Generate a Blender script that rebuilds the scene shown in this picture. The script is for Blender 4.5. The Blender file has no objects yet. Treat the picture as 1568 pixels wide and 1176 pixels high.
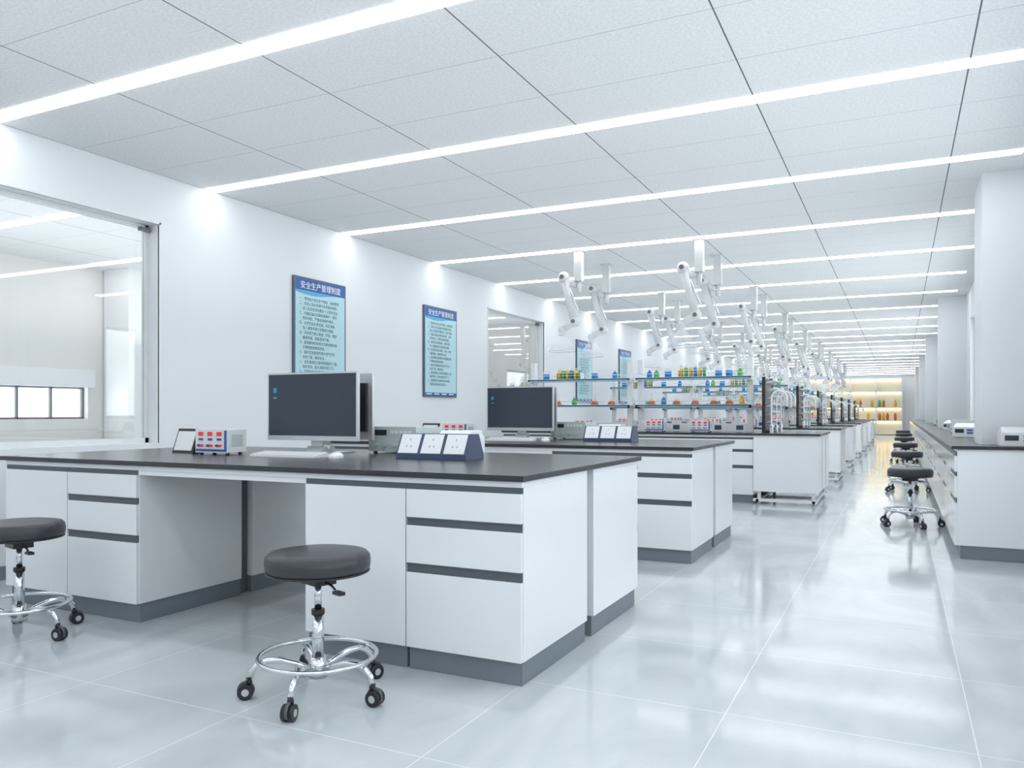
import bpy, math, random
from mathutils import Vector, Matrix
random.seed(4)
C = bpy.context.scene.collection

# ------------------------------------------------------------------ materials
def mat(name, col, rough=0.5, metal=0.0, emit=None, estr=0.0, alpha=1.0, spec=0.5, coat=0.0, noise=0.0, nscale=20):
    m = bpy.data.materials.new(name); m.use_nodes = True
    nt = m.node_tree; b = nt.nodes['Principled BSDF']
    b.inputs['Base Color'].default_value = (*col, 1)
    b.inputs['Roughness'].default_value = rough
    b.inputs['Metallic'].default_value = metal
    b.inputs['Alpha'].default_value = alpha
    b.inputs['Specular IOR Level'].default_value = spec
    b.inputs['Coat Weight'].default_value = coat
    if emit:
        b.inputs['Emission Color'].default_value = (*emit, 1)
        b.inputs['Emission Strength'].default_value = estr
    if noise > 0:
        tc = nt.nodes.new('ShaderNodeTexCoord'); n = nt.nodes.new('ShaderNodeTexNoise')
        n.inputs['Scale'].default_value = nscale
        mp = nt.nodes.new('ShaderNodeMapRange')
        mp.inputs['To Min'].default_value = 1 - noise; mp.inputs['To Max'].default_value = 1 + noise
        mx = nt.nodes.new('ShaderNodeVectorMath'); mx.operation = 'SCALE'
        mx.inputs[0].default_value = col
        nt.links.new(tc.outputs['Object'], n.inputs['Vector'])
        nt.links.new(n.outputs['Fac'], mp.inputs['Value'])
        nt.links.new(mp.outputs['Result'], mx.inputs['Scale'])
        nt.links.new(mx.outputs[0], b.inputs['Base Color'])
    return m

def gridmask(nt, sock, off, per, hw):
    cur = sock
    for op, v in (('SUBTRACT', off), ('DIVIDE', per), ('ADD', .5), ('FRACT', None), ('SUBTRACT', .5), ('ABSOLUTE', None), ('MULTIPLY', per), ('LESS_THAN', hw)):
        n = nt.nodes.new('ShaderNodeMath'); n.operation = op
        nt.links.new(cur, n.inputs[0])
        if v is not None: n.inputs[1].default_value = v
        cur = n.outputs[0]
    return cur

def mmax(nt, a, b):
    n = nt.nodes.new('ShaderNodeMath'); n.operation = 'MAXIMUM'
    nt.links.new(a, n.inputs[0]); nt.links.new(b, n.inputs[1]); return n.outputs[0]

def mixcol(nt, fac, a, b):
    n = nt.nodes.new('ShaderNodeMix'); n.data_type = 'RGBA'
    if hasattr(fac, 'links'): nt.links.new(fac, n.inputs[0])
    else: n.inputs[0].default_value = fac
    for v, i in ((a, 6), (b, 7)):
        if hasattr(v, 'links'): nt.links.new(v, n.inputs[i])
        else: n.inputs[i].default_value = (*v, 1)
    return n.outputs[2]

P = 1.832; Y0 = 3.13; HC = 3.0

def ceiling_mat():
    m = mat('ceiling_tile', (.75, .77, .78), .9); nt = m.node_tree; b = nt.nodes['Principled BSDF']
    tc = nt.nodes.new('ShaderNodeTexCoord'); s = nt.nodes.new('ShaderNodeSeparateXYZ')
    nt.links.new(tc.outputs['Object'], s.inputs[0])
    g = gridmask(nt, s.outputs[0], -4.18, 1.13, .004)
    g2 = mmax(nt, gridmask(nt, s.outputs[1], Y0 + .635, P, .002), gridmask(nt, s.outputs[1], Y0 + 1.235, P, .002))
    n = nt.nodes.new('ShaderNodeTexNoise'); n.inputs['Scale'].default_value = 60; n.inputs['Detail'].default_value = 5
    nt.links.new(tc.outputs['Object'], n.inputs['Vector'])
    r = nt.nodes.new('ShaderNodeMapRange'); r.inputs['From Min'].default_value = .35; r.inputs['From Max'].default_value = .65
    nt.links.new(n.outputs['Fac'], r.inputs['Value'])
    base = mixcol(nt, r.outputs[0], (.71, .73, .738), (.80, .818, .825))
    c = mixcol(nt, g2, base, (.36, .39, .40))
    c = mixcol(nt, g, c, (.12, .13, .14))
    nt.links.new(c, b.inputs['Base Color'])
    return m

def floor_mat():
    m = mat('floor_tile', (.7, .75, .78), .1); nt = m.node_tree; b = nt.nodes['Principled BSDF']
    b.inputs['IOR'].default_value = 1.52
    tc = nt.nodes.new('ShaderNodeTexCoord'); s = nt.nodes.new('ShaderNodeSeparateXYZ')
    nt.links.new(tc.outputs['Object'], s.inputs[0])
    g = mmax(nt, gridmask(nt, s.outputs[0], -.573, .8, .0018), gridmask(nt, s.outputs[1], .55, .8, .0018))
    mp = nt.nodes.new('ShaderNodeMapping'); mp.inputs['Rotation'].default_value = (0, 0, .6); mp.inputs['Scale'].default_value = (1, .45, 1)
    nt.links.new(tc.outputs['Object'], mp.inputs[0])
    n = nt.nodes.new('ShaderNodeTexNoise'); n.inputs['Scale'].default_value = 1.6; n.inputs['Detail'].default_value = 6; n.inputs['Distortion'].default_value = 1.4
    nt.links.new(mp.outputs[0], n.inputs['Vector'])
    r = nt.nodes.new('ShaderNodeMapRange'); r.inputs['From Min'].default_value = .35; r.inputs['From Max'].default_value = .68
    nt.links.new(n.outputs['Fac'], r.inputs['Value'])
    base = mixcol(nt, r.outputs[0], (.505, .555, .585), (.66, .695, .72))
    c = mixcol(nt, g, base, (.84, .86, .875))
    nt.links.new(c, b.inputs['Base Color'])
    b.inputs['Roughness'].default_value = .10
    return m

def glass_mat(name, tint, gl=.12):
    m = bpy.data.materials.new(name); m.use_nodes = True; nt = m.node_tree; nt.nodes.clear()
    o = nt.nodes.new('ShaderNodeOutputMaterial'); t = nt.nodes.new('ShaderNodeBsdfTransparent'); g = nt.nodes.new('ShaderNodeBsdfGlossy')
    t.inputs[0].default_value = (*tint, 1); g.inputs['Roughness'].default_value = .02
    mx = nt.nodes.new('ShaderNodeMixShader'); f = nt.nodes.new('ShaderNodeLayerWeight')
    pw = nt.nodes.new('ShaderNodeMath'); pw.operation = 'POWER'; pw.inputs[1].default_value = 3
    ma = nt.nodes.new('ShaderNodeMath'); ma.operation = 'MULTIPLY_ADD'; ma.inputs[1].default_value = .9; ma.inputs[2].default_value = .07
    nt.links.new(f.outputs['Facing'], pw.inputs[0]); nt.links.new(pw.outputs[0], ma.inputs[0]); nt.links.new(ma.outputs[0], mx.inputs[0])
    nt.links.new(t.outputs[0], mx.inputs[1]); nt.links.new(g.outputs[0], mx.inputs[2])
    nt.links.new(mx.outputs[0], o.inputs[0]); return m

M = {}
M['wall'] = mat('wall_paint', (.82, .84, .862), .7, noise=.01, nscale=3)
M['warmwall'] = mat('adjacent_wall_paint', (.80, .785, .76), .7, noise=.015, nscale=3)
M['ceil'] = ceiling_mat()
M['floor'] = floor_mat()
M['strip'] = mat('led_diffuser', (1, 1, 1), .5, emit=(.955, .982, 1), estr=7.8)
M['lam'] = mat('white_laminate', (.88, .895, .915), .14, noise=.006, nscale=2)
M['top'] = mat('black_worktop', (.034, .036, .041), .25, noise=.08, nscale=60)
M['chan'] = mat('grey_handle_channel', (.10, .115, .13), .4, noise=.03)
M['plinth'] = mat('grey_plinth', (.20, .235, .27), .45, noise=.03)
M['chase'] = mat('grey_service_chase', (.16, .18, .20), .5, noise=.03)
M['chrome'] = mat('polished_steel', (.75, .77, .79), .15, 1.0, noise=.02)
M['silver'] = mat('silver_plastic', (.62, .64, .66), .3, .5, noise=.02)
M['black'] = mat('black_plastic', (.02, .021, .023), .35, noise=.05)
M['leather'] = mat('black_leather', (.040, .043, .050), .38, noise=.12, nscale=40)
M['screen'] = mat('screen_glass', (.035, .048, .07), .08, noise=.03, nscale=2)
M['logo'] = mat('screen_logo', (.05, .22, .4), .3, emit=(.05, .3, .5), estr=.1, noise=.02)
M['white'] = mat('white_plastic', (.87, .88, .89), .3, noise=.01)
M['armw'] = mat('white_arm_enamel', (.68, .695, .71), .25, noise=.01)
M['joint'] = mat('grey_joint_knob', (.16, .17, .18), .35, noise=.03)
M['red'] = mat('red_display', (.75, .04, .03), .3, emit=(1, .05, .03), estr=.2, noise=.03)
M['blue'] = mat('blue_plastic', (.05, .14, .42), .35, noise=.03)
M['navy'] = mat('navy_socket_box', (.06, .085, .16), .35, noise=.05)
M['beige'] = mat('instrument_grey', (.56, .64, .63), .4, noise=.02)
M['glass'] = glass_mat('window_glass', (.95, .965, .965))
M['shelf'] = mat('shelf_blue_glass', (.55, .78, .92), .12, noise=.02)
M['lab'] = mat('lab_glass', (.85, .93, .97), .05, alpha=.22, noise=.01)
M['hood'] = mat('clear_hood', (.85, .9, .93), .08, alpha=.25, noise=.01)
M['lq_o'] = mat('orange_liquid', (.66, .15, .015), .15, noise=.05)
M['lq_b'] = mat('blue_liquid', (.015, .22, .58), .15, noise=.05)
M['lq_y'] = mat('yellow_liquid', (.85, .52, .02), .15, noise=.05)
M['lq_g'] = mat('green_liquid', (.10, .45, .10), .15, noise=.05)
M['pframe'] = mat('poster_frame', (.10, .14, .20), .35, .3, noise=.03)
M['ppaper'] = mat('poster_paper', (.50, .74, .80), .4, noise=.05, nscale=2)
M['phead'] = mat('poster_header', (.03, .12, .38), .4, noise=.05)
M['pfoot'] = mat('poster_wave', (.10, .42, .68), .4, noise=.05)
M['ptext'] = mat('poster_text', (.10, .20, .25), .5, noise=.02)
M['ptitle'] = mat('poster_title', (.95, .96, .97), .5, noise=.01)
M['alu'] = mat('pale_window_frame', (.80, .82, .83), .35, .1, noise=.03)
M['dark'] = mat('dark_mullion', (.12, .13, .14), .4, .3, noise=.03)
M['warm'] = mat('warm_led', (1, .85, .5), .5, emit=(1, .83, .48), estr=5)
M['warmpan'] = mat('warm_back_panel', (.88, .86, .76), .5, noise=.02)
M['tan'] = mat('pale_tube', (.8, .81, .82), .3, noise=.02)
M['paper'] = mat('white_card', (.88, .9, .92), .4, noise=.01)

# ------------------------------------------------------------------ mesh builder
class B:
    def __init__(s): s.v = []; s.f = []; s.m = []; s.sm = []; s.mats = []
    def mi(s, k):
        if k not in s.mats: s.mats.append(k)
        return s.mats.index(k)
    def add(s, vs, fs, k, smooth=False):
        o = len(s.v); s.v += [tuple(v) for v in vs]; i = s.mi(k)
        for n, f in enumerate(fs):
            s.f.append([a + o for a in f]); s.m.append(i)
            s.sm.append(smooth if isinstance(smooth, bool) else smooth[n])
    def box(s, x0, x1, y0, y1, z0, z1, k):
        if x0 > x1: x0, x1 = x1, x0
        if y0 > y1: y0, y1 = y1, y0
        vs = [(x, y, z) for z in (z0, z1) for y in (y0, y1) for x in (x0, x1)]
        s.add(vs, [(0, 2, 3, 1), (4, 5, 7, 6), (0, 1, 5, 4), (2, 6, 7, 3), (0, 4, 6, 2), (1, 3, 7, 5)], k)
    def prism(s, poly, x0, x1, k):
        n = len(poly)
        vs = [(x0, y, z) for y, z in poly] + [(x1, y, z) for y, z in poly]
        fs = [tuple(reversed(range(n))), tuple(range(n, 2 * n))] + [(i, (i + 1) % n, n + (i + 1) % n, n + i) for i in range(n)]
        s.add(vs, fs, k)
    def cyl(s, p0, p1, r0, k, r1=None, seg=16, caps=True):
        r1 = r0 if r1 is None else r1
        p0 = Vector(p0); p1 = Vector(p1); d = (p1 - p0).normalized()
        a = Vector((0, 0, 1)) if abs(d.z) < .9 else Vector((1, 0, 0))
        u = d.cross(a).normalized(); w = d.cross(u)
        vs = []
        for p, r in ((p0, r0), (p1, r1)):
            for i in range(seg):
                t = 2 * math.pi * i / seg; vs.append(p + (u * math.cos(t) + w * math.sin(t)) * r)
        fs = [(i, i + seg, (i + 1) % seg + seg, (i + 1) % seg) for i in range(seg)]; sm = [True] * seg
        if caps: fs += [tuple(range(seg)), tuple(reversed(range(seg, 2 * seg)))]; sm += [False] * 2
        s.add(vs, fs, k, sm)
    def tube(s, pts, r, k, seg=10, closed=False):
        pts = [Vector(p) for p in pts]; n = len(pts); vs = []
        up = None
        for i, p in enumerate(pts):
            if closed: d = (pts[(i + 1) % n] - pts[i - 1]).normalized()
            else: d = (pts[min(i + 1, n - 1)] - pts[max(i - 1, 0)]).normalized()
            if up is None:
                a = Vector((0, 0, 1)) if abs(d.z) < .9 else Vector((1, 0, 0)); up = (a - d * a.dot(d)).normalized()
            else: up = (up - d * up.dot(d)).normalized()
            w = d.cross(up)
            for j in range(seg):
                t = 2 * math.pi * j / seg; vs.append(p + (up * math.cos(t) + w * math.sin(t)) * r)
        fs = []; m = n if closed else n - 1
        for i in range(m):
            for j in range(seg):
                a = i * seg + j; b = i * seg + (j + 1) % seg; c = ((i + 1) % n) * seg + (j + 1) % seg; d = ((i + 1) % n) * seg + j
                fs.append((a, b, c, d))
        sm = [True] * len(fs)
        if not closed:
            fs += [tuple(reversed(range(seg))), tuple(range((n - 1) * seg, n * seg))]; sm += [False] * 2
        s.add(vs, fs, k, sm)
    def lathe(s, prof, c, k, seg=24):
        vs = []; n = len(prof)
        for r, z in prof:
            for i in range(seg):
                t = 2 * math.pi * i / seg; vs.append((c[0] + max(r, 1e-4) * math.cos(t), c[1] + max(r, 1e-4) * math.sin(t), c[2] + z))
        fs = [(j * seg + i, j * seg + (i + 1) % seg, (j + 1) * seg + (i + 1) % seg, (j + 1) * seg + i) for j in range(n - 1) for i in range(seg)]
        s.add(vs, fs, k, True)
    def ball(s, c, r, k, seg=14):
        s.lathe([(r * math.cos(a), r * math.sin(a)) for a in [math.pi * (i / 8 - .5) for i in range(9)]], c, k, seg)
    def ring(s, c, R, r, k, seg=40, ts=10):
        s.tube([(c[0] + R * math.cos(2 * math.pi * i / seg), c[1] + R * math.sin(2 * math.pi * i / seg), c[2]) for i in range(seg)], r, k, ts, True)
    def mesh(s, name):
        me = bpy.data.meshes.new(name); me.from_pydata(s.v, [], s.f)
        for k in s.mats: me.materials.append(M[k])
        me.polygons.foreach_set('material_index', s.m); me.polygons.foreach_set('use_smooth', s.sm)
        me.update(); return me

def put(name, me, loc=(0, 0, 0), rz=0, parent=None, bevel=0):
    if isinstance(me, B): me = me.mesh(name)
    o = bpy.data.objects.new(name, me); C.objects.link(o); o.location = loc; o.rotation_euler = (0, 0, rz)
    if parent: o.parent = parent
    if bevel:
        md = o.modifiers.new('bevel', 'BEVEL'); md.width = bevel; md.segments = 2; md.limit_method = 'ANGLE'; md.angle_limit = math.radians(50)
    return o

# ------------------------------------------------------------------ room shell
XL = -5.31; XR = .97; YB = -3.0; YE = 44.0; XA = -9.6
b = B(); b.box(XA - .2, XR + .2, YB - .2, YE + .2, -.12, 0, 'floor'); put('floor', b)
b = B(); b.box(XA - .2, XR + .2, YB - .2, YE + .2, HC, HC + .12, 'ceil'); put('ceiling', b)

def wall_with_openings(name, x0, x1, y0, y1, ops, z0, z1, k):
    b = B(); y = y0
    for a, c in ops:
        b.box(x0, x1, y, a, 0, HC, k); b.box(x0, x1, a, c, 0, z0, k); b.box(x0, x1, a, c, z1, HC, k); y = c
    b.box(x0, x1, y, y1, 0, HC, k); return put(name, b)

lw = [(2.45 + 7.62 * i, 4.45 + 7.62 * i) for i in range(2)]
wall_with_openings('wall_left', XL - .2, XL, YB, YE, lw, .86, 2.6, 'wall')
rw = [(-2.2, -.3), (.3, 2.2), (2.8, 4.7), (5.0, 6.7), (8.9, 14.0), (16.4, 21.5), (23.9, 29.0)]
wall_with_openings('wall_right', XR, XR + .2, YB, YE, rw, 1.0, 2.55, 'wall')
b = B(); b.box(XA, XR, YB - .2, YB, 0, HC, 'wall'); put('wall_back', b)
b = B(); b.box(XA, XR, YE, YE + .2, 0, HC, 'wall'); put('wall_far', b)
aw = [(-1.5, 2.2), (3.0, 6.93), (8.5, 12.5)]
wall_with_openings('wall_adjacent', XA - .2, XA, YB, YE, aw, 1.02, 1.62, 'warmwall')
b = B()
b.box(XA, XL - .21, 15.5, 15.6, 0, HC, 'warmwall')
put('wall_partition', b)

wn = 0
for (a, c) in lw:
    wn += 1; b = B(); x = XL - .14
    b.box(x - .02, x + .02, a, a + .03, .86, 2.6, 'alu'); b.box(x - .02, x + .02, c - .03, c, .86, 2.6, 'alu')
    b.box(x - .02, x + .02, a, c, .86, .90, 'alu'); b.box(x - .02, x + .02, a, c, 2.57, 2.6, 'alu')
    b.box(x - .004, x + .004, a + .03, c - .03, .90, 2.57, 'glass')
    b.box(XL - .01, XL + .006, a - .015, a, .845, 2.615, 'alu'); b.box(XL - .01, XL + .006, c, c + .015, .845, 2.615, 'alu')
    b.box(XL - .01, XL + .006, a - .015, c + .015, 2.6, 2.615, 'alu')
    b.box(x + .02, x + .06, c - .10, c - .01, 2.545, 2.575, 'joint')
    put('window_%d' % wn, b)
for (a, c) in rw:
    wn += 1; b = B(); x = XR + .1; n = 3
    b.box(x - .02, x + .02, a, c, 1.0, 1.05, 'dark'); b.box(x - .02, x + .02, a, c, 2.5, 2.55, 'dark')
    for i in range(n + 1):
        y = a + (c - a - .05) * i / n; b.box(x - .025, x + .025, y, y + .05, 1.0, 2.55, 'dark')
    b.box(x - .003, x + .003, a, c, 1.05, 2.5, 'glass')
    put('window_%d' % wn, b)
for (a, c) in aw:
    wn += 1; b = B(); x = XA - .1; n = int((c - a) / .40)
    for z in (1.02, 1.41): b.box(x - .02, x + .02, a, c, z, z + .025, 'dark')
    for i in range(n + 1):
        y = a + (c - a - .025) * i / n; b.box(x - .02, x + .02, y, y + .025, 1.02, 1.62, 'dark')
    b.box(XA, XA + .08, a - .05, c + .05, 1.43, 1.66, 'white')
    put('window_%d' % wn, b)

b = B(); y = YB
b.box(XL, XL + .012, YB, YE, 0, .09, 'plinth'); put('baseboard_left', b)
cols = [(7.3 + 7.5 * i, 8.0 + 7.5 * i) for i in range(5)]
for i, (a, c) in enumerate(cols):
    b = B(); b.box(.585, XR, a, c, 0, HC, 'wall'); b.box(.575, XR, a - .012, c + .012, 0, .09, 'white')
    put('structural_column', b)
b = B(); b.box(-9.58, -9.1, 7.15, 7.65, 0, HC, 'white'); b.box(-9.6, -9.08, 7.13, 7.67, 0, .1, 'plinth'); put('structural_column', b)

k = -3
sb = B(); sb.box(XL + .02, .80, -.06, .06, -.006, 0, 'strip'); sme = sb.mesh('led_strip')
sa = B(); sa.box(XA + .3, XL - .25, -.06, .06, -.006, 0, 'strip'); ame = sa.mesh('led_strip_adjacent')
while Y0 + P * k < YE - .3:
    y = Y0 + P * k
    if y > YB + .2:
        put('ceiling_led_strip', sme, (0, y, HC))
        if 2 < y < 14: put('ceiling_led_strip', ame, (0, y, HC))
    k += 1

# unseen upward area lights added as fill to brighten the ceilings
def fill_light(name, x0, x1, y0, y1, z, power):
    l = bpy.data.lights.new(name, 'AREA'); l.shape = 'RECTANGLE'; l.size = x1 - x0; l.size_y = y1 - y0; l.energy = power; l.color = (.965, .982, 1)
    o = bpy.data.objects.new(name, l); C.objects.link(o); o.location = ((x0 + x1) / 2, (y0 + y1) / 2, z); o.rotation_euler = (math.pi, 0, 0)
fill_light('ceiling_fill', -4.7, .3, -2.8, 43.5, 1.9, 245)
fill_light('adjacent_fill', -9.0, -5.8, -2, 15, 2.0, 150)  # added fill to lift the dark room behind the glass

# ------------------------------------------------------------------ benches
def drawers(b, x0, x1, yf, sgn, zt=.80):
    d = .018 * sgn
    b.box(x0, x1, yf - d * .45, yf - d, zt - .025, zt, 'chan')
    for z0, z1 in ((.655, .775), (.46, .62), (.10, .42)):
        b.box(x0 + .003, x1 - .003, yf, yf - d, z0, z1, 'lam')
    for z0, z1 in ((.62, .655), (.42, .46)):
        b.box(x0 + .003, x1 - .003, yf - d * .45, yf - d, z0, z1, 'chan')
        b.box(x0 + .003, x1 - .003, yf - d * .1, yf - d * .45, z1 - .006, z1, 'chan')
def door(b, x0, x1, yf, sgn, zt=.80):
    d = .018 * sgn
    b.box(x0, x1, yf - d * .45, yf - d, zt - .025, zt, 'chan')
    b.box(x0 + .003, x1 - .003, yf, yf - d, .10, .775, 'lam')

def half(b, units, yf, sgn, depth, xa, xb):
    yb = yf - sgn * depth; yi = yf - .018 * sgn
    for x0, x1, t in units:
        b.box(x0, x1, yi, yb, .10, .80, 'lam')
        b.box(x0 + .012 * (x0 == units[0][0]), x1 - .012, yf - sgn * .03, yb, 0, .10, 'plinth')
        (drawers if t == 'd' else door)(b, x0, x1, yf, sgn)
    b.box(xa, xb, yf - sgn * .002, yf - sgn * .02, .80, .825, 'lam')
    b.box(xa, xb, yb, yb + sgn * .02, .80, .825, 'lam')
    b.box(xa, xa + .02, yf - sgn * .02, yb + sgn * .02, .80, .825, 'lam'); b.box(xb - .02, xb, yf - sgn * .02, yb + sgn * .02, .80, .825, 'lam')

def island():
    b = B()
    U = [(-3.32, -2.77, 'o'), (-2.77, -2.217, 'd'), (-1.10, -.55, 'o'), (-.55, 0, 'd')]
    half(b, U, 0, -1, .735, -3.32, 0); half(b, U, 1.56, 1, .735, -3.32, 0)
    for x0, x1 in ((-3.30, -2.26), (-1.06, -.05)): b.box(x0, x1, .735, .825, 0, .80, 'chase')
    for y0, y1 in ((.0, .02), (1.54, 1.56)): b.box(-2.217, -1.10, y0 + .01, y1, .775, .80, 'lam')
    b.box(-3.35, .015, -.02, 1.58, .825, .85, 'top')
    return b.mesh('island_lab_bench')
im = island()
put('island_lab_bench', im, (-1.35, 2.85, 0), bevel=.0025); put('island_lab_bench', im, (-1.35, 5.72, 0), bevel=.0025)

def long_bench():
    b = B(); W = 3.40; n = 6; w = W / n
    U = [(-W + w * i, -W + w * (i + 1), 'od'[i % 2]) for i in range(n)]
    half(b, U, 0, -1, .70, -W, 0); half(b, U, 1.5, 1, .70, -W, 0)
    b.box(-W + .02, -.03, .70, .80, 0, .80, 'chase'); b.box(-W - .02, 0, -.02, 1.52, .825, .85, 'top')
    return b.mesh('rack_lab_bench')
lm = long_bench()

def sink_unit():
    b = B()
    b.box(0, .74, 0, 1.45, .15, .825, 'lam'); b.box(-.0, .76, -.02, 1.47, .825, .85, 'top')
    for y0 in (.05, 1.34):
        for x in (.04, .66): b.box(x, x + .04, y0, y0 + .04, .0, .15, 'white')
    for y in (-.02, 1.38):
        b.box(.0, .72, y, y + .05, .03, .065, 'white')
    for x in (0.03, .67): b.box(x, x + .035, -.02, 1.40, .03, .06, 'white')
    b.box(.70, .742, .02, 1.43, .15, .152, 'chan')
    for y in (.48, .97): b.box(.74, .742, y, y + .005, .17, .80, 'chan')
    b.box(.22, .62, .45, 1.0, .8505, .853, 'chrome'); b.box(.25, .59, .48, .97, .853, .8535, 'chan')
    for y in (.3, .72, 1.14):
        pts = [(.17, y, .85), (.17, y, 1.28)] + [(.17 + .09 - .09 * math.cos(a), y, 1.28 + .09 * math.sin(a)) for a in [math.pi * i / 10 for i in range(1, 11)]] + [(.35, y, 1.18)]
        b.tube(pts, .011, 'white'); b.cyl((.17, y, .85), (.17, y, .95), .022, 'white'); b.cyl((.17, y - .05, .93), (.17, y + .05, .93), .009, 'blue')
    return b
def pegboard(b, px, py, pz):
    def bx(x0, x1, y0, y1, z0, z1, k): b.box(px + x0, px + x1, py + y0, py + y1, pz + z0, pz + z1, k)
    bx(-.012, .012, 0, .62, .0, .68, 'black'); bx(-.02, .02, -.02, 0, 0, .70, 'black'); bx(-.02, .02, .62, .64, 0, .70, 'black')
    for i in range(6):
        for j in range(5):
            y = py + .06 + j * .125; z = pz + .12 + i * .1
            b.cyl((px + .01, y, z), (px + .11, y, z + .035), .009, 'tan', seg=8); b.ball((px + .11, y, z + .035), .014, 'tan', 8)
    bx(.0, .12, 0, .62, .0, .03, 'black')
sb = sink_unit(); pegboard(sb, .06, .42, .85)
sm = sb.mesh('sink_cabinet')

def rack():
    b = B(); W = 1.55
    for x in (-W, -.07): b.box(x, x + .07, -.04, .04, 0, .98, 'white')
    for x in (-W, -.03): b.box(x, x + .03, -.15, .15, .30, .34, 'white')
    for z in (.34, .71):
        b.box(-W, 0, -.15, .15, z, z + .014, 'shelf')
        for y in (-.15, .142): b.box(-W, 0, y, y + .008, z - .01, z + .022, 'shelf')
        for x in (-W, -.03): b.box(x, x + .03, -.15, .15, z - .03, z, 'white')
        for y in (-.15, .142): b.tube([(-W, y, z + .07), (0, y, z + .07)], .003, 'white', 6)
    b.box(-W + .07, -.07, -.05, .05, .0, .11, 'white')
    for i in range(5):
        x = -W + .22 + i * .28
        b.box(x, x + .09, -.052, -.05, .025, .085, 'navy')
    return b.mesh('reagent_rack')
rm = rack()

GS = 1.2
def gscale(me):
    for v in me.vertices: v.co *= GS
    return me
def flask(c):
    b = B()
    b.lathe([(.001, 0), (.046, .0), (.049, .006), (.030, .052), (.001, .0522)], (0, 0, 0), c, 16)
    b.lathe([(.030, .053), (.016, .088), (.015, .12), (.020, .124)], (0, 0, 0), 'lab', 16); return gscale(b.mesh('erlenmeyer_flask'))
def beaker(c):
    b = B(); b.lathe([(.001, 0), (.038, .0), (.038, .070), (.001, .0702)], (0, 0, 0), c, 16)
    b.lathe([(.038, .071), (.038, .10), (.043, .104)], (0, 0, 0), 'lab', 16); return gscale(b.mesh('beaker'))
def ttubes():
    b = B(); cs = ['lq_y', 'lq_g', 'lq_y', 'lq_b', 'lq_y', 'lq_g']
    b.box(-.16, .16, -.05, .05, 0, .008, 'white'); b.box(-.16, .16, -.05, .05, .075, .081, 'white')
    for x in (-.16, .153): b.box(x, x + .007, -.05, .05, 0, .081, 'white')
    for i in range(6):
        for j in (-1, 1):
            x = -.13 + i * .052
            b.cyl((x, j * .025, .01), (x, j * .025, .11), .016, cs[i], seg=10); b.cyl((x, j * .025, .11), (x, j * .025, .14), .016, 'lab', seg=10)
    return gscale(b.mesh('test_tube_rack'))
def bottle(c, cap):
    b = B(); b.lathe([(.001, 0), (.028, 0), (.03, .004), (.03, .06), (.012, .08), (.012, .09), (.001, .09)], (0, 0, 0), c, 14)
    b.cyl((0, 0, .088), (0, 0, .105), .015, cap, seg=12); return gscale(b.mesh('reagent_bottle'))
fo = flask('lq_o'); bb = beaker('lq_b'); tt = ttubes(); bo1 = bottle('lq_b', 'white'); bo2 = bottle('lq_g', 'white'); bo3 = bottle('lq_y', 'white')

def power():
    b = B()
    b.box(-.125, .125, 0, .15, .015, .150, 'white'); b.box(-.13, .13, -.006, 0, .012, .153, 'white')
    for x in (-.115, .095):
        for y in (.02, .12): b.cyl((x + .01, y, 0), (x + .01, y, .016), .012, 'black', seg=10)
    for i in range(3):
        x = -.110 + i * .074
        b.box(x + .008, x + .046, -.010, -.006, .112, .136, 'red')
        b.box(x + .01, x + .045, -.010, -.006, .085, .098, 'blue')
        b.cyl((x + .014, -.006, .055), (x + .014, -.02, .055), .008, 'blue', seg=12)
        b.cyl((x + .040, -.006, .055), (x + .040, -.02, .055), .008, 'red', seg=12)
    b.box(.108, .124, -.010, -.006, .02, .145, 'blue'); b.box(-.124, .105, -.009, -.006, .02, .034, 'blue')
    b.box(.1255, .127, .03, .12, .05, .12, 'beige')
    return b.mesh('dc_power_supply')
pw = power()

def monitor():
    b = B(); W = .675; z0 = .085; z1 = .49
    b.box(-W / 2, W / 2, -.012, .012, z0, z1, 'silver'); b.box(-W / 2 + .01, W / 2 - .01, -.0135, -.012, z0 + .028, z1 - .01, 'screen')
    b.box(-W / 2 + .03, W / 2 - .03, .012, .035, z0 + .05, z1 - .06, 'black')
    b.box(-.29, -.265, -.0142, -.0135, .37, .40, 'logo'); b.box(-.29, -.265, -.0142, -.0135, .335, .345, 'logo')
    b.prism([(.035, .0), (.06, .0), (.06, .25), (.035, .25)], -.04, .04, 'silver')
    b.prism([(-.10, 0), (.11, 0), (.11, .008), (-.10, .008)], -.12, .12, 'silver')
    b.prism([(.0, .008), (.09, .008), (.06, .05), (.03, .05)], -.06, .06, 'silver')
    return b.mesh('computer_monitor')
mm = monitor()
def keyboard():
    b = B(); b.prism([(0, 0), (.14, 0), (.14, .022), (0, .010)], -.22, .22, 'white')
    for i in range(5):
        for j in range(15):
            y = .012 + i * .025; z = .010 + .012 * y / .14 + .001
            b.box(-.212 + j * .0285, -.212 + j * .0285 + .025, y, y + .021, z, z + .006, 'paper')
    return b.mesh('keyboard')
kb = keyboard()
def mouse():
    b = B()
    b.lathe([(.034, 0), (.036, .008), (.033, .02), (.022, .03), (.008, .034), (.0, .0345)], (0, 0, 0), 'white', 18)
    b.box(-.002, .002, -.03, -.012, .024, .033, 'silver')
    me = b.mesh('computer_mouse')
    for v in me.vertices: v.co.y *= 1.6
    return me
ms = mouse()
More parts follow.
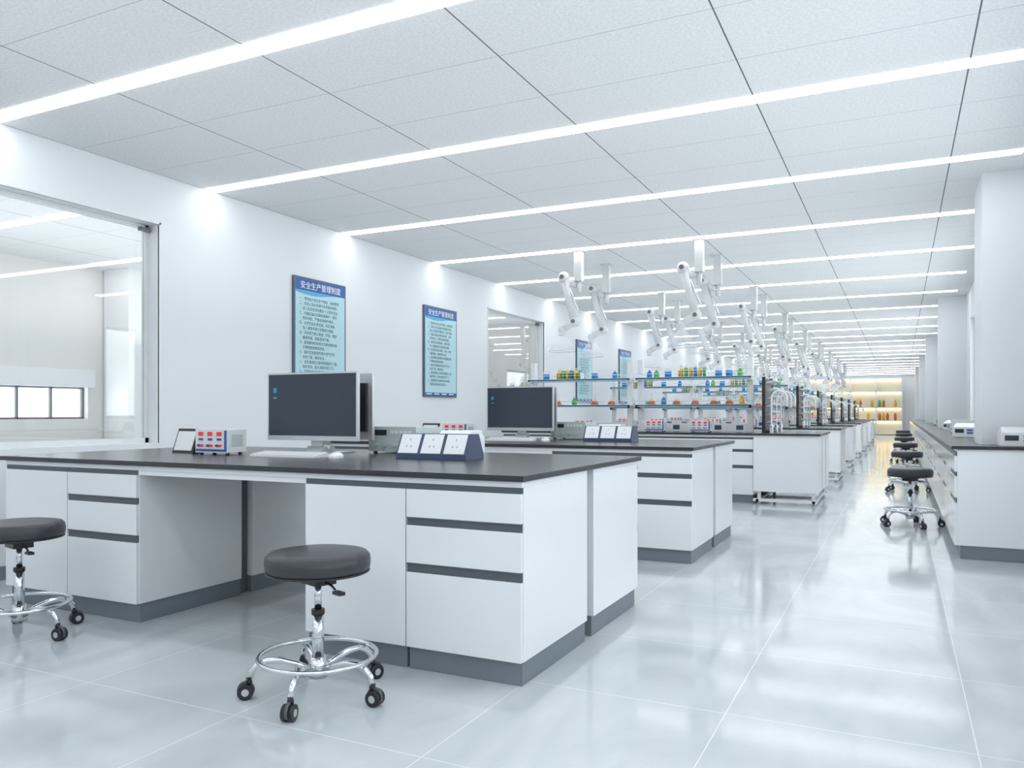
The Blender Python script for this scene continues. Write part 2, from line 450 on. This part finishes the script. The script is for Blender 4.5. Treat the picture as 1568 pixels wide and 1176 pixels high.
def sockets():
    b = B(); W = .44
    b.prism([(-.10, 0), (.10, 0), (.10, .025), (.045, .135), (-.045, .135), (-.10, .025)], -W / 2, W / 2, 'navy')
    n = Vector((0, -.11, .055)).normalized(); s = Vector((0, .055, .11)).normalized(); o = Vector((0, -.10, .025))
    for sy in (1, -1):
        for i in range(3):
            xc = -.145 + i * .145
            def q(x, u, d):
                v = o + s * u + n * d; return (x, v.y * sy, v.z)
            def plate(x0, x1, u0, u1, d0, d1, k):
                vs = [q(x, u, d) for d in (d0, d1) for u in (u0, u1) for x in (x0, x1)]
                b.add(vs, [(0, 2, 3, 1), (4, 5, 7, 6), (0, 1, 5, 4), (2, 6, 7, 3), (0, 4, 6, 2), (1, 3, 7, 5)], k)
            plate(xc - .062, xc + .062, .004, .118, 0, .005, 'paper')
            for dx, u in ((0, .085), (-.014, .045), (.014, .045)): plate(xc + dx - .002, xc + dx + .002, u - .006, u + .006, .005, .006, 'dark')
    return b.mesh('desktop_socket_box')
sk = sockets()
def analyzer():
    b = B(); b.box(-.17, .17, 0, .3, .015, .16, 'beige'); b.box(-.175, .175, -.008, 0, .012, .165, 'beige')
    b.box(-.15, -.04, -.011, -.008, .11, .145, 'screen')
    for i in range(5): b.box(-.01 + i * .032, .012 + i * .032, -.013, -.008, .12, .138, 'white')
    for i in range(4): b.cyl((-.12 + i * .07, -.008, .05), (-.12 + i * .07, -.024, .05), .012, 'silver', seg=14)
    for i in range(8): b.box(.17, .172, .05 + i * .025, .06 + i * .025, .04, .12, 'dark')
    for x in (-.15, .15):
        for y in (.03, .27): b.cyl((x, y, 0), (x, y, .016), .013, 'black', seg=10)
    return b.mesh('bench_analyzer')
an = analyzer()
def centrifuge():
    b = B(); b.box(-.12, .12, 0, .2, .0, .10, 'white'); b.prism([(0, .10), (.2, .10), (.18, .14), (.06, .14)], -.11, .11, 'white')
    b.box(-.09, .0, -.004, 0, .04, .08, 'screen'); b.box(.03, .09, -.004, 0, .03, .05, 'blue'); b.box(.03, .09, -.004, 0, .06, .08, 'blue')
    return b.mesh('mini_centrifuge')
cf = centrifuge()
def tablet():
    b = B()
    b.prism([(0, 0), (.012, 0), (.062, .15), (.05, .15)], -.10, .10, 'black'); b.prism([(.001, .016), (.006, .014), (.044, .130), (.040, .134)], -.085, .085, 'paper')
    b.prism([(.06, 0), (.11, 0), (.11, .005), (.05, .12), (.045, .11), (.095, .01)], -.04, .04, 'black')
    return b.mesh('tilted_label_stand')
tb = tablet()

for dy in (0, 2.87):
    put('computer_monitor', mm, (-3.14, 3.72 + dy, .85), bevel=.003)
    put('computer_monitor', mm, (-3.21, 3.96 + dy, .85), math.pi, bevel=.003)
    put('keyboard', kb, (-3.13, 3.44 + dy, .85), .06)
    put('computer_mouse', ms, (-2.79, 3.50 + dy, .85), .1)
    put('dc_power_supply', pw, (-3.68, 3.46 + dy, .85), .0, bevel=.002)
    put('tilted_label_stand', tb, (-4.02, 3.54 + dy, .85), -.1)
    put('desktop_socket_box', sk, (-2.27, 3.74 + dy, .85), bevel=.003)
    put('bench_analyzer', an, (-2.80, 4.06 + dy, .85), bevel=.003)
    put('mini_centrifuge', cf, (-2.45, 4.18 + dy, .85), bevel=.004)

# ------------------------------------------------------------------ rack benches repeating
def flask_set(x0, y, z, kinds):
    for dx, me in kinds:
        put(me.name.split('.')[0], me, (x0 + dx, y, z))
R = 3.67
up1 = [(-1.30, bb), (-.93, tt), (-.55, bb), (-.25, bo1)]
lo1 = [(-1.33, fo), (-1.12, fo), (-.86, bo2), (-.55, fo), (-.3, fo)]
up2 = [(-1.38, bo1), (-1.28, bo2), (-1.12, bb), (-.78, tt), (-.44, bb), (-.30, bb), (-.16, bo2)]
lo2 = [(-1.35, fo), (-1.18, bo1), (-1.0, fo), (-.75, fo), (-.5, fo), (-.30, fo), (-.14, bo3)]
for i in range(7):
    y = 9.95 + R * i
    put('rack_lab_bench', lm, (-1.60, y, 0), bevel=.0025 if i < 2 else 0)
    put('sink_cabinet', sm, (-1.595, y - .03, 0), bevel=.004 if i < 1 else 0)
    for x, U, L in ((-3.35, up1, lo1), (-1.72, up2, lo2)):
        put('reagent_rack', rm, (x, y + .75, .85))
        if i < 4:
            flask_set(x, y + .71, .85 + .7255, U); flask_set(x, y + .71, .85 + .3555, L)
    for x in (-4.5, -3.9, -2.9, -2.3): put('dc_power_supply', pw, (x, y + .25, .85))

def arm():
    b = B()
    b.box(-.07, .07, -.07, .07, -.012, 0, 'armw'); b.box(-.045, .045, -.045, .045, -.36, -.012, 'armw'); b.cyl((0, 0, -.36), (0, 0, -.50), .03, 'armw')
    A = Vector((-.17, -.05, -.31)); Bp = Vector((-.02, -.08, -.84)); D = Vector((-.17, -.10, -.93))
    b.tube([(-.03, 0, -.40), (-.10, -.02, -.38), A], .035, 'armw', 12)
    b.ball(A, .07, 'armw'); b.cyl(A + Vector((0, -.075, 0)), A + Vector((0, .05, 0)), .026, 'joint', seg=12)
    b.cyl(A, Bp, .05, 'armw'); b.cyl(A + Vector((.07, -.02, -.1)), Bp + Vector((.05, -.02, .12)), .010, 'chrome', seg=8)
    b.ball(Bp, .062, 'armw'); b.cyl(Bp + Vector((0, -.068, 0)), Bp + Vector((0, .05, 0)), .024, 'joint', seg=12)
    b.cyl(Bp, D, .04, 'armw'); b.ball(D, .047, 'armw')
    b.cyl(D, D + Vector((0, 0, -.07)), .035, 'armw')
    b.lathe([(.035, -.06), (.06, -.09), (.13, -.19), (.155, -.25), (.15, -.25)], D, 'hood', 24)
    b.ring(D + Vector((0, 0, -.25)), .153, .005, 'white', 24, 6)
    return b.mesh('fume_extraction_arm')
am = arm()
for i in range(8):
    for dy in (8.70, 9.68):
        for x in (-3.38, -1.97): put('fume_extraction_arm', am, (x, dy + 3.6 * i, HC))

# ------------------------------------------------------------------ right side bench
def right_bench():
    b = B(); y0 = 6.85; yend = 36.5; x0 = .37
    segs = []; y = y0
    for a, c in cols:
        if a > yend: break
        segs.append((y, a - .014, XR - .005)); segs.append((a - .014, c + .014, .57)); y = c + .014
    if y < yend: segs.append((y, yend, XR - .005))
    for a, c, x1 in segs:
        b.box(x0 + .018, x1, a, c, .10, .825, 'lam'); b.box(x0 + .04, x1, a + (.012 if a == y0 else 0), c, 0, .10, 'plinth')
        b.box(x0 - .02, x1, a - (.02 if a == y0 else 0), c, .825, .85, 'top')
    y = y0; i = 0
    while y < yend - .5:
        ye = y + .6
        b.box(x0 + .009, x0 + .018, y, ye, .775, .80, 'chan')
        if i % 2:
            b.box(x0, x0 + .018, y + .002, ye - .002, .10, .775, 'lam')
        else:
            for z0, z1 in ((.655, .775), (.46, .62), (.10, .42)): b.box(x0, x0 + .018, y + .002, ye - .002, z0, z1, 'lam')
            for z0, z1 in ((.62, .655), (.42, .46)): b.box(x0 + .009, x0 + .018, y, ye, z0, z1, 'chan')
        y = ye; i += 1
    return b
put('side_lab_bench', right_bench(), bevel=.0025)
put('mini_centrifuge', cf, (.80, 7.0, .85), 0, bevel=.004)
put('mini_centrifuge', cf, (.60, 9.5, .85), -.5, bevel=.004)
put('bench_analyzer', an, (.60, 11.6, .85), -1.57); put('mini_centrifuge', cf, (.62, 13.3, .85), -1.2)
put('bench_analyzer', an, (.60, 18, .85), -1.57)

# ------------------------------------------------------------------ stools
def stool():
    b = B()
    b.lathe([(.001, .478), (.17, .478), (.19, .483), (.20, .497), (.203, .52), (.20, .543), (.188, .556), (.16, .561), (.001, .563)], (0, 0, 0), 'leather', 48)
    b.ring((0, 0, .484), .196, .004, 'black', 48, 8)
    b.cyl((0, 0, .462), (0, 0, .479), .085, 'black', seg=24); b.box(-.06, .06, -.045, .045, .435, .463, 'black')
    b.tube([(.04, 0, .45), (.10, .0, .44), (.15, -.01, .425)], .006, 'chrome', 8); b.box(.14, .19, -.022, .004, .418, .430, 'black')
    b.cyl((0, 0, .33), (0, 0, .44), .014, 'chrome'); b.cyl((0, 0, .315), (0, 0, .335), .026, 'black')
    b.cyl((0, 0, .14), (0, 0, .318), .023, 'chrome', seg=20); b.cyl((0, 0, .07), (0, 0, .15), .036, 'chrome', r1=.03, seg=20)
    b.ring((0, 0, .155), .225, .009, 'chrome', 56, 10)
    for i in range(5):
        a = 2 * math.pi * i / 5 + .35; c, s = math.cos(a), math.sin(a)
        pr = [(.03, .10), (.08, .125), (.14, .142), (.19, .143), (.225, .13), (.25, .105), (.258, .075)]
        b.tube([(r * c, r * s, z) for r, z in pr], .0125, 'chrome', 10)
        cx, cy = .258 * c, .258 * s
        b.cyl((cx, cy, .055), (cx, cy, .082), .012, 'black', seg=10)
        ox, oy = .012 * c, .012 * s; tx, ty = -s, c
        wx, wy = cx + ox, cy + oy
        for g in (-1, 1):
            p0 = (wx + tx * .006 * g, wy + ty * .006 * g, .03); p1 = (wx + tx * .022 * g, wy + ty * .022 * g, .03)
            b.cyl(p0, p1, .03, 'black', seg=20)
            p2 = (wx + tx * .0235 * g, wy + ty * .0235 * g, .03); b.cyl(p1, p2, .014, 'silver', seg=14)
        b.cyl((wx - tx * .006, wy - ty * .006, .036), (wx + tx * .006, wy + ty * .006, .036), .033, 'dark', seg=14)
    return b.mesh('lab_stool')
st = stool()
put('lab_stool', st, (-2.04, 2.45, 0), -.35); put('lab_stool', st, (-3.92, 2.46, 0), -.25)
for y, rz in ((8.65, 1.0), (12.4, 2.0), (15.9, .4), (19.6, 1.3), (23.3, .2), (27, .9)): put('lab_stool', st, (.09, y, 0), rz)

# ------------------------------------------------------------------ posters
TITLE = '安全生产管理制度'
LINES = ['一、贯彻执行安全生产规定，加强管理',
 '二、实验人员必须遵守各项操作规程，', '进入实验室须穿戴好个人防护用品。',
 '三、仪器设备应定期检查维护，保持', '完好状态，严禁违章操作使用。',
 '四、化学药品分类存放，标签清晰，', '专人保管并建立领用登记制度。',
 '五、实验室内禁止吸烟、饮食，保持', '通道畅通，地面清洁干燥。',
 '六、废液废物应按规定分类收集处理，', '不得随意倾倒或排放。',
 '七、离开实验室前检查水电气开关，', '关好门窗，确保安全。',
 '八、发生事故应立即采取措施并上报，', '保护现场，配合调查处理工作。', '九、定期组织安全教育培训与演练，', '提高安全意识和应急能力。']
def txt(body, size, k, parent, loc, align='CENTER', ls=1.0):
    cu = bpy.data.curves.new('lettering', 'FONT'); cu.body = body; cu.size = size; cu.align_x = align; cu.space_line = ls
    cu.materials.append(M[k])
    o = bpy.data.objects.new('lettering', cu); C.objects.link(o); o.parent = parent; o.location = loc
    o.rotation_euler = (math.pi / 2, 0, math.pi / 2); return o
def poster(y0):
    b = B(); W = .80; H = 1.14
    b.box(.0, .025, 0, W, 0, H, 'pframe'); b.box(.025, .027, .02, W - .02, .02, H - .02, 'ppaper')
    b.box(.027, .0275, .02, W - .02, H - .13, H - .02, 'phead')
    n = 24
    for i in range(n):
        a = .02 + (W - .04) * i / n; c = .02 + (W - .04) * (i + 1) / n
        za = H - .13 - .022 - .02 * math.sin(i / n * 5); zc = H - .13 - .022 - .02 * math.sin((i + 1) / n * 5)
        b.add([(.0275, a, za), (.0275, c, zc), (.0275, c, H - .13), (.0275, a, H - .13)], [(0, 1, 2, 3)], 'pfoot')
    b.box(.027, .0275, .02, W - .02, .02, .055, 'phead')
    for i in range(4): b.box(.0275, .028, .05 + i * .18, .17 + i * .18, .032, .044, 'ptitle')
    o = put('safety_rules_poster', b, (XL + .001, y0, 1.30))
    txt(TITLE, .078, 'ptitle', o, (.029, W / 2, H - .105))
    for i, l in enumerate(LINES): txt(l, .036, 'ptext', o, (.029, .07 + (.05 if l[1] != '、' else 0), H - .225 - i * .048), 'LEFT')
    return o
for y in (5.99, 8.34, 13.5, 15.95): poster(y)

# ------------------------------------------------------------------ warm display shelf at far end
b = B(); ye = YE - .02; x0, x1 = -4.6, .1
b.box(x0, x1, ye - .03, ye, 0, 2.8, 'warmpan')
for x in [x0 + (x1 - x0) * i / 4 for i in range(5)]: b.box(x - .03, x + .03, ye - .5, ye - .03, 0, 2.8, 'white')
for z in (.02, .68, 1.33, 2.13, 2.78): b.box(x0, x1, ye - .5, ye - .03, z, z + .04, 'white')
for z in (.66, 1.31, 2.11, 2.76): b.box(x0 + .05, x1 - .05, ye - .12, ye - .06, z - .015, z, 'warm')
cc = ['lq_y', 'lq_o', 'lq_y', 'lq_g']
for z in (1.37, .72):
    for i in range(26):
        if random.random() < .45: continue
        x = x0 + .2 + i * .175; r = .06
        if min(abs(x - (x0 + (x1 - x0) * j / 4)) for j in range(5)) < .1: continue
        k = random.choice(cc)
        b.lathe([(.001, 0), (r, 0), (r, .26), (.03, .33), (.03, .38), (.001, .38)], (x, ye - .35, z), k, 10)
put('illuminated_reagent_shelving', b)

# ------------------------------------------------------------------ world, camera
w = bpy.data.worlds.new('daylight'); bpy.context.scene.world = w; w.use_nodes = True
w.node_tree.nodes['Background'].inputs[0].default_value = (.90, .95, 1, 1); w.node_tree.nodes['Background'].inputs[1].default_value = 4.0

cam = bpy.data.cameras.new('camera'); co = bpy.data.objects.new('camera', cam); C.objects.link(co)
cam.sensor_width = 36; cam.lens = 36 * 1215 / 1568; cam.shift_y = 44 / 1568
co.location = (0, 0, 1.10); co.rotation_euler = (math.pi / 2, 0, math.radians(26.05)); cam.clip_end = 200; cam.clip_start = .05
sc = bpy.context.scene; sc.camera = co
sc.view_settings.view_transform = 'Standard'; sc.view_settings.look = 'None'; sc.view_settings.exposure = 0
